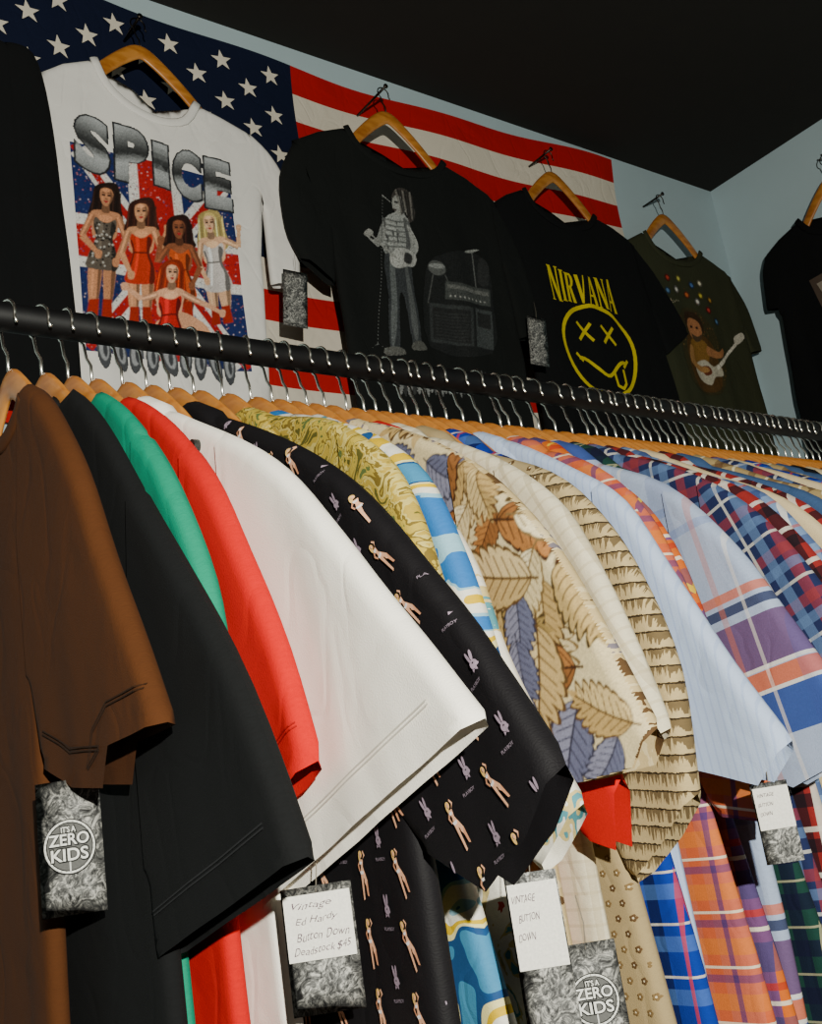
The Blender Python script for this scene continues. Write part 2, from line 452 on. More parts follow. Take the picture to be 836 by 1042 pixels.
# ------------------------------------------------------------------ rack garments
RY,RZ=.85,EYE+.371
RINGS=(.0025,.006,.011)
GEN=[(40,-12),(80,-30),(150,-72),(215,-124),(262,-190),(300,-268),(336,-352)]
def rack_shirt(name,x,mat,label,cat='shirt',kind='tee',outer=GEN,cuff=[(215,-400)],edge=200,L=.74,art=None,sart=None,T=.0072,
               fold=None,smat=None,arm=-340,T2=None,tagspec=None,edge2=None,farw=240,band=None,cmat=None,hem=None,A=.0013,srot=None):
    e=empty(name,(x,RY,RZ),label,cat,'garments hanging on the rack')
    fold=fold or folds(A,.12+random.random()*.06,random.random()*6)
    C=cr(mm(outer),4)
    k=min(range(len(C)),key=lambda i:abs(C[i][0]-min(.205,edge/1000+.02)))
    neck=[(.052,-.022),(.035,-.034),(0,-.042),(-.035,-.034),(-.052,-.022)] if kind=='tee' else [(.05,-.028),(0,-.038),(-.05,-.028)]
    shoulder=[p for p in C[:k+1] if p[0]>neck[0][0]+.012]
    S=C[k]; A_=(edge/1000,arm/1000); e2=(edge2 or edge)/1000
    out=list(reversed(neck))
    i_neck=list(range(len(neck)-1))
    out+=shoulder
    iS=len(out)-1
    mid=((S[0]+A_[0])/2-.012,(S[1]+A_[1])/2)
    out+=[mid,A_]; opens=i_neck+[iS,iS+1]
    out+=[((A_[0]+e2)/2+.004,(A_[1]-L)/2),(e2,-L)]
    opens.append(len(out)-1)
    out+=[(-farw/1000,-L)]
    fa=(-farw/1000,-.33); fs=(-.21,-.118)
    out+=[fa]; opens.append(len(out)-1)
    out+=[fs,(-.15,-.07)]
    cloth('body',out,opens,T,FR_RACK,mat,e,art,fold=fold,rad=.010,rings=RINGS)
    sm=smat or mat; T2=T2 or T+.0018
    cuffp=mm(cuff)
    sl=C[max(k-1,0):]; tip=sl[-1]
    so=list(sl)+cuffp+[(A_[0]-.012,A_[1]-.0)]+[(mid[0]-.012,mid[1])]
    op=[len(sl)-1+i for i in range(len(cuffp))]
    op+=[len(so)-2,len(so)-1]
    ang=math.atan2(tip[1]-cuffp[-1][1],tip[0]-cuffp[-1][0]) if srot is None else srot
    if hem and not sart:
        sart=Art(); pl=[tip]+cuffp
        for off_ in(.024,.0265):
            q=[]
            for a,b in zip(pl,pl[1:]):
                d=np.array(b)-np.array(a); Ld=np.linalg.norm(d); nn=np.array((d[1],-d[0]))/Ld
                if nn[1]<0: nn=-nn
                for kk in range(10): q.append(tuple(np.array(a)+d*kk/10+nn*off_))
            sart.line(q,.0010,hem,0)
    cloth('sleeve',so,op,T2,FR_RACK,sm,e,sart,fold=fold,uvrot=ang,step=.011,uvoff=(.03,.05),rad=.010,rings=RINGS)
    fsl=[(-.2,-.112),(-.265,-.19),(-.3,-.265),(-.325,-.35),(-.22,-.395),(-.228,-.33),(-.2,-.22)]
    cloth('sleeve',fsl,[3,5,6],T2,FR_RACK,sm,e,None,fold=fold,step=.02,rad=.01)
    if kind=='shirt':
        co=[(-.1,-.085),(-.085,-.042),(-.05,-.010),(0,-.006),(.05,-.008),(.08,-.026),(.114,-.066),(.09,-.100),(.05,-.066),(0,-.050),(-.05,-.066),(-.085,-.1)]
        cloth('collar',co,[7,8,9,10],T+.0036,FR_RACK,cmat or mat,e,None,fold=fold,step=.008,rad=.008,rings=(.0025,.006))
    else:
        V,F=sweep([(-(T+.0),-u,v) for u,v in cr(neck,4)],[(.0025,.008)]*(len(cr(neck,4))),8)
        obj('neckband',V,F,[band or mat],e)
    if tagspec:
        (tu,tv,tx,tw,th,st)=tagspec
        tag(e,(tx-x,-tu,tv),math.radians(-38),tw,th,st)
    return e

# art for fabrics
def leaf_art(lo,hi,cols,size,count,seed):
    rnd=random.Random(seed); A=Art()
    A.poly([lo,(hi[0],lo[1]),hi,(lo[0],hi[1])],(206,188,146),-1)
    for q in range(count):
        cx=rnd.uniform(lo[0]-.03,hi[0]); cy=rnd.uniform(lo[1],hi[1]+.03); an=rnd.uniform(-2.6,-.3) if rnd.random()<.7 else rnd.uniform(0,6.28); sc=size*rnd.uniform(.65,1.2)
        c1,c2,dk=cols[q%len(cols)]; lay=q*1.
        bend=rnd.uniform(-.5,.5)
        def T(x,y):
            y=y+bend*x*(x-1)*.5
            return (cx+sc*(math.cos(an)*x-math.sin(an)*y),cy+sc*(math.sin(an)*x+math.cos(an)*y))
        n=7; f=lambda t:.34*math.sin(math.pi*min(1,t*.85+.12))**.6
        def lobe(t0,t1,sd,g):
            m=(t0+t1)/2; y=f(m)
            return cr([T(t0+g*.5,sd*g*.4),T(t0+.07+g*.4,sd*y*.6),T(m+.10,sd*(y-g*.6)),T(m+.22-g*.2,sd*(y+.03-g)),T(t1+.10-g*.8,sd*y*.62),T(t1+.02-g*.5,sd*g*.4)],3,True)
        for g,lv in((-.034,0),(.016,.3)):
            for sd in(-1,1):
                for i in range(n):
                    t0=i/n;t1=(i+1)/n
                    A.poly(lobe(t0,t1,sd,g),dk if lv==0 else (c1 if sd>0 else c2),lay+lv)
            A.poly(cr([T(.92,.06),T(1.1,.07),T(1.28,0),T(1.1,-.07),T(.92,-.06)],3,True),dk if lv==0 else c1,lay+lv-.01)
        for sd in(-1,1):
            for i in range(n):
                m=(i+.5)/n; A.line([T(m-.05,0),T(m+.12,sd*f(m)*.75)],sc*.016,dk,lay+.4)
        A.line([T(-.12,0),T(.3,0),T(.6,0),T(1.1,0)],sc*.030,dk,lay+.5)
    return A.flatten(.0011,.05,1,seed)
def figure():
    a=Art(); sk=(220,166,132); hr=(215,176,104); s2=(200,140,106)
    a.ell(-.02,.9,.085,.1,hr,0); a.ell(-.07,.82,.05,.12,hr,0); a.ell(.02,.87,.045,.065,sk,1)
    a.poly([(-.07,.76),(.09,.75),(.05,.56),(.10,.40),(-.09,.40),(-.04,.56)],sk,0)
    a.poly([(-.09,.42),(.10,.42),(.2,.16),(.1,.02),(.05,.12),(.06,.2)],sk,0)
    a.poly([(-.09,.42),(.04,.40),(0,.1),(-.02,-.35),(-.09,-.38),(-.09,.08)],sk,0)
    a.poly([(.2,.17),(.1,.05),(.13,-.25),(.2,-.28)],s2,0)
    a.poly([(-.07,.75),(-.2,.6),(-.15,.42),(-.11,.45),(-.14,.59),(-.04,.67)],s2,0)
    a.poly([(.08,.75),(.21,.86),(.14,1.0),(.1,.97),(.15,.86),(.05,.68)],sk,0)
    a.poly([(-.09,.43),(.10,.43),(.07,.34),(-.06,.34)],(226,220,220),1)
    a.poly([(-.06,.70),(.07,.69),(.05,.62),(-.05,.62)],(226,220,220),1)
    return a
def bunny():
    a=Art(); g=(146,128,144)
    a.ell(.02,-.05,.30,.30,g); a.ell(.24,-.16,.14,.11,g,.2)
    a.ell(-.16,.52,.10,.40,g,.1,.16); a.ell(.12,.54,.10,.38,g,.2,-.12)
    a.poly([(.0,-.40),(-.2,-.30),(-.2,-.54)],g,.4); a.poly([(0,-.40),(.2,-.30),(.2,-.54)],g,.4)
    a.ell(.10,.0,.045,.055,(25,22,25),1.2)
    return a
FIG,BUN=figure(),bunny()
PB=Art(); PB.text('PLAYBOY',-.5,.5,-.09,.09,(140,126,140),0,.0)
def pin_art(ang=0,seed=1):
    A=Art(); rnd=random.Random(seed); s=.046
    c,n=math.cos(ang),math.sin(ang)
    for i in range(-12,18):
        for j in range(-6,44):
            u=i*s+(s/2 if j%2 else 0); v=-j*s*.46+.05
            U,Vv=c*u-n*v,n*u+c*v
            r=ang+rnd.uniform(-.08,.08)
            if j%2==0:
                A.stamp(FIG,U,Vv-.006,.0225,r+(0 if i%2 else .3),1)
            else:
                A.stamp(BUN,U,Vv+.001,.0098,r,1); A.stamp(PB,U,Vv-.0110,.0115,r,1)
    return A
def dots_art(cols,sp,r,seed=3):
    A=Art(); rnd=random.Random(seed)
    for i in range(-16,24):
        for j in range(0,56):
            u=i*sp+(sp/2 if j%2 else 0); v=-j*sp*.8
            c=rnd.choice(cols)
            for k in range(5):
                a=k*1.2566; A.ell(u+r*.6*math.cos(a),v+r*.6*math.sin(a),r*.42,r*.42,c,0,n=5)
            A.ell(u,v,r*.3,r*.3,(215,200,165),1,n=5)
    return A

# fabrics
F_BROWN=fabric('brown_cotton',(72,39,14),mottle=.14)
F_BLACK=fabric('black_cotton',(14,15,16),mottle=.35)
F_GREEN=fabric('green_cotton',(0,128,98))
F_RED=fabric('red_cotton',(190,14,9))
F_WHITE=fabric('white_twill',(246,240,228),mottle=.04,wrinkle=.2)
F_PIN=fabric('black_rayon',(16,14,17),mottle=.2,rough=.7)
F_YELLOW=fabric('ochre_leaf_rayon',(170,150,70),blobs([(0,(90,86,36)),(.40,(176,150,58)),(.47,(196,178,98)),(.52,(118,98,38)),(.56,(184,160,62)),(.64,(90,104,56))],34,1.8,3),rough=.7)
F_TROPIC=fabric('tropical_rayon',(220,220,210),blobs([(0,(20,60,120)),(.36,(40,106,172)),(.43,(140,182,198)),(.455,(224,220,206)),(.53,(206,170,16)),(.575,(224,214,150)),(.61,(26,70,120)),(.64,(60,130,170))],12,.9,2.5),rough=.7)
F_WTROPIC=fabric('white_floral_rayon',(225,220,205),blobs([(0,(170,60,50)),(.36,(225,220,205)),(.54,(200,180,120)),(.58,(80,140,150)),(.63,(225,220,205))],26,1.0,3),rough=.7)
F_LEAFB=fabric('palm_leaf_rayon',(188,164,118),blobs([(0,(90,66,40)),(.40,(196,172,124)),(.55,(214,194,150)),(.62,(120,112,120))],30,1.5,3),rough=.75)
F_KNIT=fabric('cream_cable_cotton',(205,195,165),plaid((214,204,176),[('u',.016,0,.25,(160,145,110),.4),('v',.012,0,.2,(175,160,125),.35)]))
F_BEIGE=fabric('beige_fringed_cotton',(170,145,100),ruffled((184,162,118),(70,52,28),.0135),wrinkle=.1)
F_BEIGEB=fabric('beige_plain_cotton',(160,140,102),mottle=.12)
F_LBLUE=fabric('pale_blue_oxford',(0,0,0),plaid((178,194,222),[('u',.008,0,.22,(120,140,190),.28)]),mottle=.06,wrinkle=.2)
F_PINKP=fabric('pink_orange_plaid',(0,0,0),plaid((190,96,70),[('u',.045,0,.3,(196,84,30),.6),('v',.045,.1,.3,(206,116,40),.65),('u',.045,.5,.12,(50,44,104),.7),('v',.045,.6,.14,(42,42,106),.6),('v',.045,.85,.05,(226,216,190),.85)]))
F_ORP=fabric('orange_blue_plaid',(0,0,0),plaid((196,96,24),[('u',.05,0,.35,(20,54,126),.75),('v',.06,.0,.4,(28,56,98),.55),('u',.05,.5,.07,(214,180,40),.85),('v',.06,.55,.06,(222,212,190),.85),('v',.06,.75,.1,(170,44,24),.8)]))
F_BLUEP=fabric('royal_blue_plaid',(0,0,0),plaid((14,46,140),[('u',.04,0,.3,(8,12,46),.8),('v',.04,0,.3,(86,128,190),.35),('v',.04,.5,.05,(216,206,186),.75),('u',.04,.7,.08,(180,50,34),.7)]))
F_P1=fabric('blue_orange_purple_plaid',(0,0,0),plaid((158,172,198),[('v',.30,.50,.13,(26,60,134),.92),('v',.30,.63,.012,(216,212,202),.85),('v',.30,.642,.055,(190,90,40),.9),('v',.30,.70,.012,(216,212,202),.85),('v',.30,.712,.15,(86,42,92),.87),('v',.30,.89,.03,(18,28,72),.88),('v',.30,.935,.03,(190,90,40),.8),('v',.30,.2,.03,(120,138,180),.6),('u',.11,.05,.3,(58,74,140),.22),('u',.11,.5,.06,(190,104,62),.38),('u',.11,.75,.035,(226,220,210),.4)]))
F_NAVR=fabric('navy_red_plaid',(0,0,0),plaid((30,38,76),[('u',.055,.0,.2,(138,48,48),.55),('v',.055,.0,.2,(138,48,48),.55),('u',.055,.45,.06,(204,200,190),.65),('v',.055,.45,.06,(204,200,190),.65),('u',.055,.65,.2,(90,116,156),.6),('v',.055,.7,.18,(90,116,156),.55)]))
F_REDT=fabric('red_black_white_plaid',(0,0,0),plaid((136,36,34),[('u',.042,.1,.3,(16,16,24),.8),('v',.042,.1,.3,(16,16,24),.8),('u',.042,.55,.12,(206,198,186),.8),('v',.042,.55,.12,(206,198,186),.8)]))
F_GRNP=fabric('green_navy_plaid',(0,0,0),plaid((20,56,48),[('u',.04,0,.35,(12,16,42),.85),('v',.04,0,.35,(12,16,42),.85),('u',.04,.6,.05,(170,165,130),.6),('v',.04,.6,.05,(170,165,130),.6)]))
F_BLW=fabric('blue_red_check',(0,0,0),plaid((110,134,170),[('u',.036,0,.35,(40,58,110),.62),('v',.036,0,.35,(40,58,110),.62),('u',.036,.6,.12,(210,208,200),.8),('v',.036,.65,.1,(166,80,62),.7)]))
F_KHAKI=fabric('khaki_plaid',(0,0,0),plaid((160,138,94),[('u',.04,0,.2,(80,50,30),.6),('v',.04,0,.2,(80,50,30),.6),('u',.04,.5,.08,(215,205,170),.8)]))
F_CREAMP=fabric('cream_plain',(206,186,146))
F_DENIM=fabric('denim_blue',(56,82,120),mottle=.3)
F_ORG=fabric('burnt_orange_plaid',(0,0,0),plaid((165,76,34),[('u',.05,0,.3,(60,30,30),.7),('v',.05,0,.3,(60,30,30),.7),('v',.05,.6,.06,(230,200,120),.9)]))

R=rack_shirt
BA=Art()
for k in range(4): BA.line([(-.085,-.178-.006*k),(-.056+.002*(k%2),-.178-.006*k)],.0018,(205,200,188),0)
R('t_shirt',.27,F_BROWN,'brown short-sleeved cotton t-shirt hanging first on the rack','t-shirt','tee',
  outer=[(0,8),(40,-4),(75,-24),(110,-60),(148,-112),(182,-180),(219,-248),(252,-307)],cuff=[(183,-311),(169,-336),(109,-330),(48,-308)],edge=42,edge2=26,arm=-250,farw=250,
  tagspec=(.098,-.368,.262,.044,.088,'logo'),T=.0080,hem=(46,25,8),art=BA)
R('t_shirt',.298,F_BLACK,'black heavy cotton t-shirt with wide boxy sleeves','t-shirt','tee',
  outer=[(20,2),(60,-12),(100,-42),(140,-85),(190,-150),(235,-206),(297,-291),(347,-392)],cuff=[(157,-446)],edge=168,T=.0080,arm=-400,hem=(40,40,42),A=.001)
R('t_shirt',.321,F_GREEN,'teal green cotton t-shirt between black and red ones','t-shirt','tee',
  outer=[(20,2),(70,-18),(110,-46),(150,-86),(187,-135),(226,-212),(235,-275),(240,-330)],cuff=[(170,-370)],edge=130,T=.0074)
R('t_shirt',.342,F_RED,'red cotton t-shirt with short sleeves','t-shirt','tee',
  outer=[(28,-2),(90,-30),(145,-70),(201,-130),(238,-196),(272,-268),(297,-342)],cuff=[(262,-356),(180,-380)],edge=165,T=.0074,hem=(150,12,8))
ws=R('shirt',.370,F_WHITE,'white button-up short-sleeved shirt with one shoulder button','shirt','shirt',
  outer=[(50,-20),(95,-40),(136,-64),(222,-117),(278,-168),(356,-262),(419,-337)],cuff=[(163,-430)],edge=185,T=.0080,arm=-410,hem=(200,194,182),A=.001,
  tagspec=(.232,-.452,.368,.045,.075,'note'))
V,F=sweep([(-.006,-.147,-.090),(-.0130,-.147,-.090)],.0055,16,True,Vector((0,1,0))); ob=obj('button',V,F,[M_BUTTON],ws,False); ob['label']='small dark round button'
R('shirt',.416,F_PIN,'black rayon shirt printed with small figures and rabbit heads','shirt','shirt',
  outer=[(40,-10),(113,-50),(170,-83),(224,-119),(278,-165),(330,-228),(380,-294),(424,-366)],cuff=[(396,-400),(352,-428),(295,-400)],edge=292,edge2=290,T=.009,arm=-385,art=pin_art(0,1),sart=pin_art(.45,2))
R('shirt',.470,F_YELLOW,'ochre and olive leaf-print rayon shirt','shirt','shirt',
  outer=[(50,-14),(104,-38),(177,-70),(235,-118),(262,-165),(277,-227),(290,-300)],cuff=[(200,-360)],edge=200,T=.008)
R('shirt',.500,F_TROPIC,'tropical rayon shirt in blue, yellow and white','shirt','shirt',
  outer=[(50,-12),(106,-36),(187,-82),(241,-133),(270,-200),(285,-264),(296,-340)],cuff=[(215,-405)],edge=200,edge2=285,T=.009,
  tagspec=(.300,-.478,.487,.034,.1,'small'))
R('shirt',.542,F_WTROPIC,'white floral rayon shirt with red and green blooms','shirt','shirt',
  outer=[(50,-22),(100,-56),(160,-98),(205,-148),(235,-205),(252,-275),(278,-340),(304,-392)],cuff=[(255,-436)],edge=200,edge2=260,T=.008,
  tagspec=(.292,-.515,.532,.040,.07,'logo'))
leafcols=[((134,86,44),(162,108,58),(56,30,14)),((184,156,104),(206,182,134),(84,60,30)),((96,98,124),(126,126,148),(44,42,58)),((150,124,72),(180,152,98),(64,48,22)),((204,184,140),(222,206,166),(110,86,50)),((176,146,92),(200,174,122),(78,54,26))]
R('shirt',.585,F_LEAFB,'rayon shirt densely printed with brown and grey palm leaves','shirt','shirt',
  outer=[(40,-8),(83,-26),(152,-66),(220,-120),(274,-188),(309,-258),(344,-350)],cuff=[(327,-374),(280,-378),(222,-380)],edge=215,T=.0095,
  art=leaf_art((.03,-.45),(.235,.0),leafcols,.060,66,4),sart=leaf_art((.16,-.40),(.355,-.06),leafcols,.060,72,12))
R('shirt',.612,F_RED,'red cotton shirt mostly covered by patterned ones','shirt','shirt',
  outer=[(50,-26),(110,-60),(160,-100),(205,-160),(235,-230),(260,-310),(278,-380)],cuff=[(268,-430),(232,-418)],edge=180,T=.007)
R('shirt',.634,F_KNIT,'cream textured shirt with woven ribs','shirt','shirt',
  outer=[(50,-20),(131,-58),(204,-108),(253,-160),(281,-222),(302,-290),(316,-350)],cuff=[(225,-392)],edge=210,T=.0075)
R('shirt',.668,F_BEIGEB,'beige shirt with dark fringed bands and tiny flowers','shirt','shirt',
  outer=[(50,-22),(124,-62),(214,-114),(258,-164),(288,-224),(307,-306),(300,-400)],cuff=[(268,-430),(222,-462)],edge=215,edge2=240,T=.009,smat=F_BEIGE,arm=-420,srot=-.12,
  art=dots_art([(90,66,40),(120,96,60)],.0145,.0030))
R('shirt',.705,F_BLUEP,'royal blue plaid shirt with red and cream lines','shirt','shirt',
  outer=[(50,-26),(110,-56),(165,-98),(210,-155),(235,-220),(250,-300),(255,-360)],cuff=[(205,-400)],edge=215,edge2=252,T=.008)
R('shirt',.745,F_LBLUE,'pale blue oxford shirt with short sleeves','shirt','shirt',
  outer=[(50,-16),(98,-38),(169,-90),(222,-138),(259,-216),(299,-300),(338,-372)],cuff=[(306,-402),(229,-378)],edge=200,T=.009,tagspec=(.302,-.432,.752,.030,.062,'small'),A=.001)
R('shirt',.795,F_PINKP,'pink and orange plaid shirt','shirt','shirt',
  outer=[(60,-26),(131,-62),(182,-107),(212,-158),(232,-225),(250,-300),(270,-370),(278,-436)],cuff=[(212,-425)],edge=195,edge2=235,T=.008)
R('shirt',.825,F_ORP,'orange and blue plaid cotton shirt','shirt','shirt',
  outer=[(60,-32),(125,-70),(175,-118),(203,-170),(220,-240),(230,-320),(235,-370)],cuff=[(200,-395)],edge=190,edge2=238,T=.008)
R('shirt',.858,F_P1,'blue, orange and purple wide-checked plaid shirt','shirt','shirt',
  outer=[(50,-26),(90,-48),(186,-106),(250,-188),(286,-262),(316,-326),(342,-378)],cuff=[(300,-398),(258,-412),(222,-395)],edge=205,T=.009)
R('shirt',.886,F_GRNP,'dark green and navy plaid shirt','shirt','shirt',
  outer=[(60,-32),(125,-70),(180,-118),(215,-175),(240,-245),(255,-320),(262,-370)],cuff=[(205,-395)],edge=195,edge2=248,T=.008)
rest=[(.914,F_NAVR,'navy, pale blue and red plaid shirt'),(.942,F_REDT,'red, black and white plaid shirt'),(.970,F_BLW,'blue and red checked shirt'),
(1.003,F_CREAMP,'plain cream cotton shirt'),(1.038,F_REDT,'red, black and white plaid shirt'),(1.072,F_DENIM,'faded denim blue shirt'),(1.105,F_KHAKI,'khaki plaid shirt'),
(1.14,F_NAVR,'navy, pale blue and red plaid shirt'),(1.175,F_CREAMP,'plain cream cotton shirt'),(1.21,F_BLUEP,'royal blue plaid shirt with red lines'),(1.245,F_KHAKI,'khaki plaid shirt'),
(1.28,F_DENIM,'faded denim blue shirt'),(1.315,F_BLACK,'plain black shirt'),(1.35,F_CREAMP,'plain cream cotton shirt'),(1.385,F_ORG,'burnt orange plaid shirt'),(1.42,F_BLW,'blue and red checked shirt'),
(1.455,F_CREAMP,'plain cream cotton shirt'),(1.49,F_DENIM,'faded denim blue shirt')]
for x,m,l in rest:
    j=lambda s:random.uniform(-s,s)
    o=[(u+j(3)+ (6 if u>200 else 0),v+j(4)) for u,v in GEN]
    R('shirt',x,m,l+' on the rack','shirt','shirt',outer=o,edge=200+j(10),edge2=225+j(15),cuff=[(220+j(10),-400+j(10))],L=.72+j(.03))

gx=[.27,.298,.321,.342,.370,.416,.47,.5,.542,.585,.612,.634,.668,.705,.745,.795,.825,.858,.886]+[r[0] for r in rest]+[.393,.440,1.522,1.555]
gx=sorted(gx); extra=[]
for a,b in zip(gx,gx[1:]):
    if b-a>.0325: extra.append((a+b)/2+random.uniform(-.003,.003))
for x in sorted(gx+extra):
    hanger((x,RY,RZ+random.uniform(-.0003,0)),random.uniform(-.008,.008),'orange wooden clothes hanger with steel hook on the rail','wooden hangers on the rail',False,random.uniform(-.3,.3))

# ------------------------------------------------------------------ rail
rail=empty('clothes_rail',(.66,RY,EYE+.4446),'long black painted metal clothes rail carrying hangers','clothes rail')
V,F=sweep([(-1.40-.66,0,0),(2.72-.66,0,0)],RAILR,32); obj('pole',V,F,[M_RAIL],rail)
for xx,s in((-1.40,1),(2.72,-1)):
    V,F=sweep([(xx-.66,0,0),(xx-.66+.008*s,0,0)],.04,24); obj('flange',V,F,[M_RAIL],rail,False)

# ------------------------------------------------------------------ wall t-shirts
W_TOP=1.445
def wall_tee(cx,y,mat,label,neck,shL,shR,bodyR,bodyL,slL,slR,art,fold,band=None,tagspec=None,frame=FR_WALL,origin=None,inner=None):
    dz=.015
    q=lambda P:[((a-cx)/1000,(b-1460)/1000+dz) for a,b in P]
    if art:
        art.v=[(a,b+dz,c) for a,b,c in art.v]
    e=empty('t_shirt',origin or (cx/1000,y,EYE+W_TOP),label,'t-shirt','t-shirts displayed high on the wall')
    N_=cr(q(neck),3); out=list(N_); op=list(range(len(N_)-1))
    out+=q(shR); iR=len(out)-1; out+=q(bodyR[:1]); op.append(iR); out+=q(bodyR[1:]); op.append(len(out)-1)
    bl=q(bodyL); out+=bl; iL=len(out)-1; op.append(iL); out+=q(shL)
    cloth('body',out,op,.010,frame,mat,e,art,fold=fold,rad=.014,rings=(.003,.008,.014))
    for sl in(slL,slR):
        so=q(sl[0]); cf=q(sl[1]); o2=cr(so,4)+cf
        cloth('sleeve',o2,[len(cr(so,4))-1,len(o2)-2,len(o2)-1],.0115,frame,mat,e,None,fold=fold,rad=.014,rings=(.003,.008,.014))
    nb=[tuple(frame[0]*u+frame[1]*v+frame[2]*(.010)) for u,v in N_]
    V,F=sweep(nb,[(.009,.003)]*len(nb),8,True,Vector((0,0,1))); obj('neckband',V,F,[band or mat],e)
    n0,n1=N_[0],N_[-1]
    bk=[n0,(n0[0]*.6+n1[0]*.4,n0[1]-.03),(n0[0]*.4+n1[0]*.6,n1[1]-.03),n1]+[p for p in reversed(N_[1:-1])]
    a=Art(); mx=(n0[0]+n1[0])/2
    lowv=min(p[1] for p in N_)
    a.poly([(mx-.022,lowv+.018),(mx+.022,lowv+.018),(mx+.022,lowv+.04),(mx-.022,lowv+.04)],inner or (60,60,64),0)
    cloth('back_neck',bk,[],.0008,frame,mat,e,a,off=-.010,rad=.002,clip=True)
    if tagspec:
        tx,ty,tz,w,h,st=tagspec; tag(e,(tx/1000-cx/1000,ty-y,tz/1000-W_TOP),math.radians(-10),w,h,st,.04,.12)
    hanger((cx/1000,y+.0,EYE+W_TOP) if origin is None else origin,math.radians(90) if frame is FR_WALL else 0,'orange wooden clothes hanger with dark wire hook','wooden hangers on the wall hooks',True)
    return e
def amap(ox,oy,X0,Z0,a,b,c,d,cx):
    return lambda pts:[((X0+a*(x-ox)+b*(y-oy)-cx)/1000,(Z0+c*(x-ox)+d*(y-oy)-1460)/1000) for x,y in pts]
def loc(P,cx): return [((a-cx)/1000,(b-1460)/1000) for a,b in P]
def rectp(x0,z0,x1,z1): return [(x0,z0),(x1,z0),(x1,z1),(x0,z1)]

# group print tee
SPX=800
A=Art()
U0,U1,V0,V1=640,955,800,1205
cxm,cym=(U0+U1)/2,1010
A.poly(loc(rectp(U0,V0,U1,V1),SPX),(24,40,92),0)
def thick_line(p,q,w,col,l):
    dx,dy=q[0]-p[0],q[1]-p[1];L=math.hypot(dx,dy);nx,ny=-dy/L*w/2,dx/L*w/2
    pts=[(p[0]+nx,p[1]+ny),(p[0]-nx,p[1]-ny),(q[0]-nx,q[1]-ny),(q[0]+nx,q[1]+ny)]
    pts=[(min(max(a,U0),U1),min(max(b,V0),V1)) for a,b in pts]
    A.poly(loc(pts,SPX),col,l)
for p,q in(((U0,V1),(U1,V0)),((U0,V0),(U1,V1))):
    thick_line(p,q,78,(222,218,212),1); thick_line(p,q,30,(170,22,24),2)
A.poly(loc(rectp(cxm-52,V0,cxm+52,V1),SPX),(222,218,212),3); A.poly(loc(rectp(U0,cym-52,U1,cym+52),SPX),(222,218,212),3.2)
A.poly(loc(rectp(cxm-32,V0,cxm+32,V1),SPX),(174,24,26),4); A.poly(loc(rectp(U0,cym-32,U1,cym+32),SPX),(174,24,26),4.2)
rg=random.Random(5)
for q in range(1500):
    x=rg.uniform(U0,U1)-SPX; z=rg.uniform(V0,V1)-1460
    A.ell(x/1000,z/1000,.0014,.0014,rg.choice([(120,50,50),(90,100,140),(200,120,120),(20,24,50),(225,200,200)]),4.8,n=5)
sp=amap(75,150,652,1203,1.962,-.131,.443,-1.961,SPX)
for ch,xa,xb,ya,yb in(('S',72,109,119,179),('P',111,147,129,189),('I',149,168,145,194),('C',170,203,151,206),('E',204,235,161,217)):
    (x0,z1),=sp([(xa,(ya+.0))]); (x1,z0),=sp([(xb,yb)])
    z1=sp([((xa+xb)/2,ya)])[0][1]; z0=sp([((xa+xb)/2,yb)])[0][1]
    def chrome(u,v,z0=z0,z1=z1):
        t=(v-z0)/(z1-z0)+.05*math.sin(u*50)
        g=float(np.interp(t,[0,.15,.32,.44,.5,.6,.75,.9,1],[.35,.62,.8,.30,.05,.10,.30,.62,.8]))
        return (g*.52,g*.54,g*.55,1)
    A.text(ch,x0-.0035,x1+.0035,z0-.0035,z1+.0035,(32,34,38),95.6,.07 if ch!='I' else 0,-.05,0,1)
    A.text(ch,x0+.0005,x1-.0005,z0+.0005,z1-.0005,chrome,97.4,.062 if ch!='I' else 0,-.05,0,6)
for k in range(9):
    x=(672+k*30-SPX)/1000; A.ell(x,-.655,.013,.036,(70,72,76),95,.2*math.sin(k*2)); A.ell(x,-.65,.009,.026,(150,152,156),96,.2*math.sin(k*2)); A.ell(x+.002,-.655,.004,.014,(60,62,66),97)
def shade(c,k): return tuple(max(0,min(255,int(v*k))) for v in c)
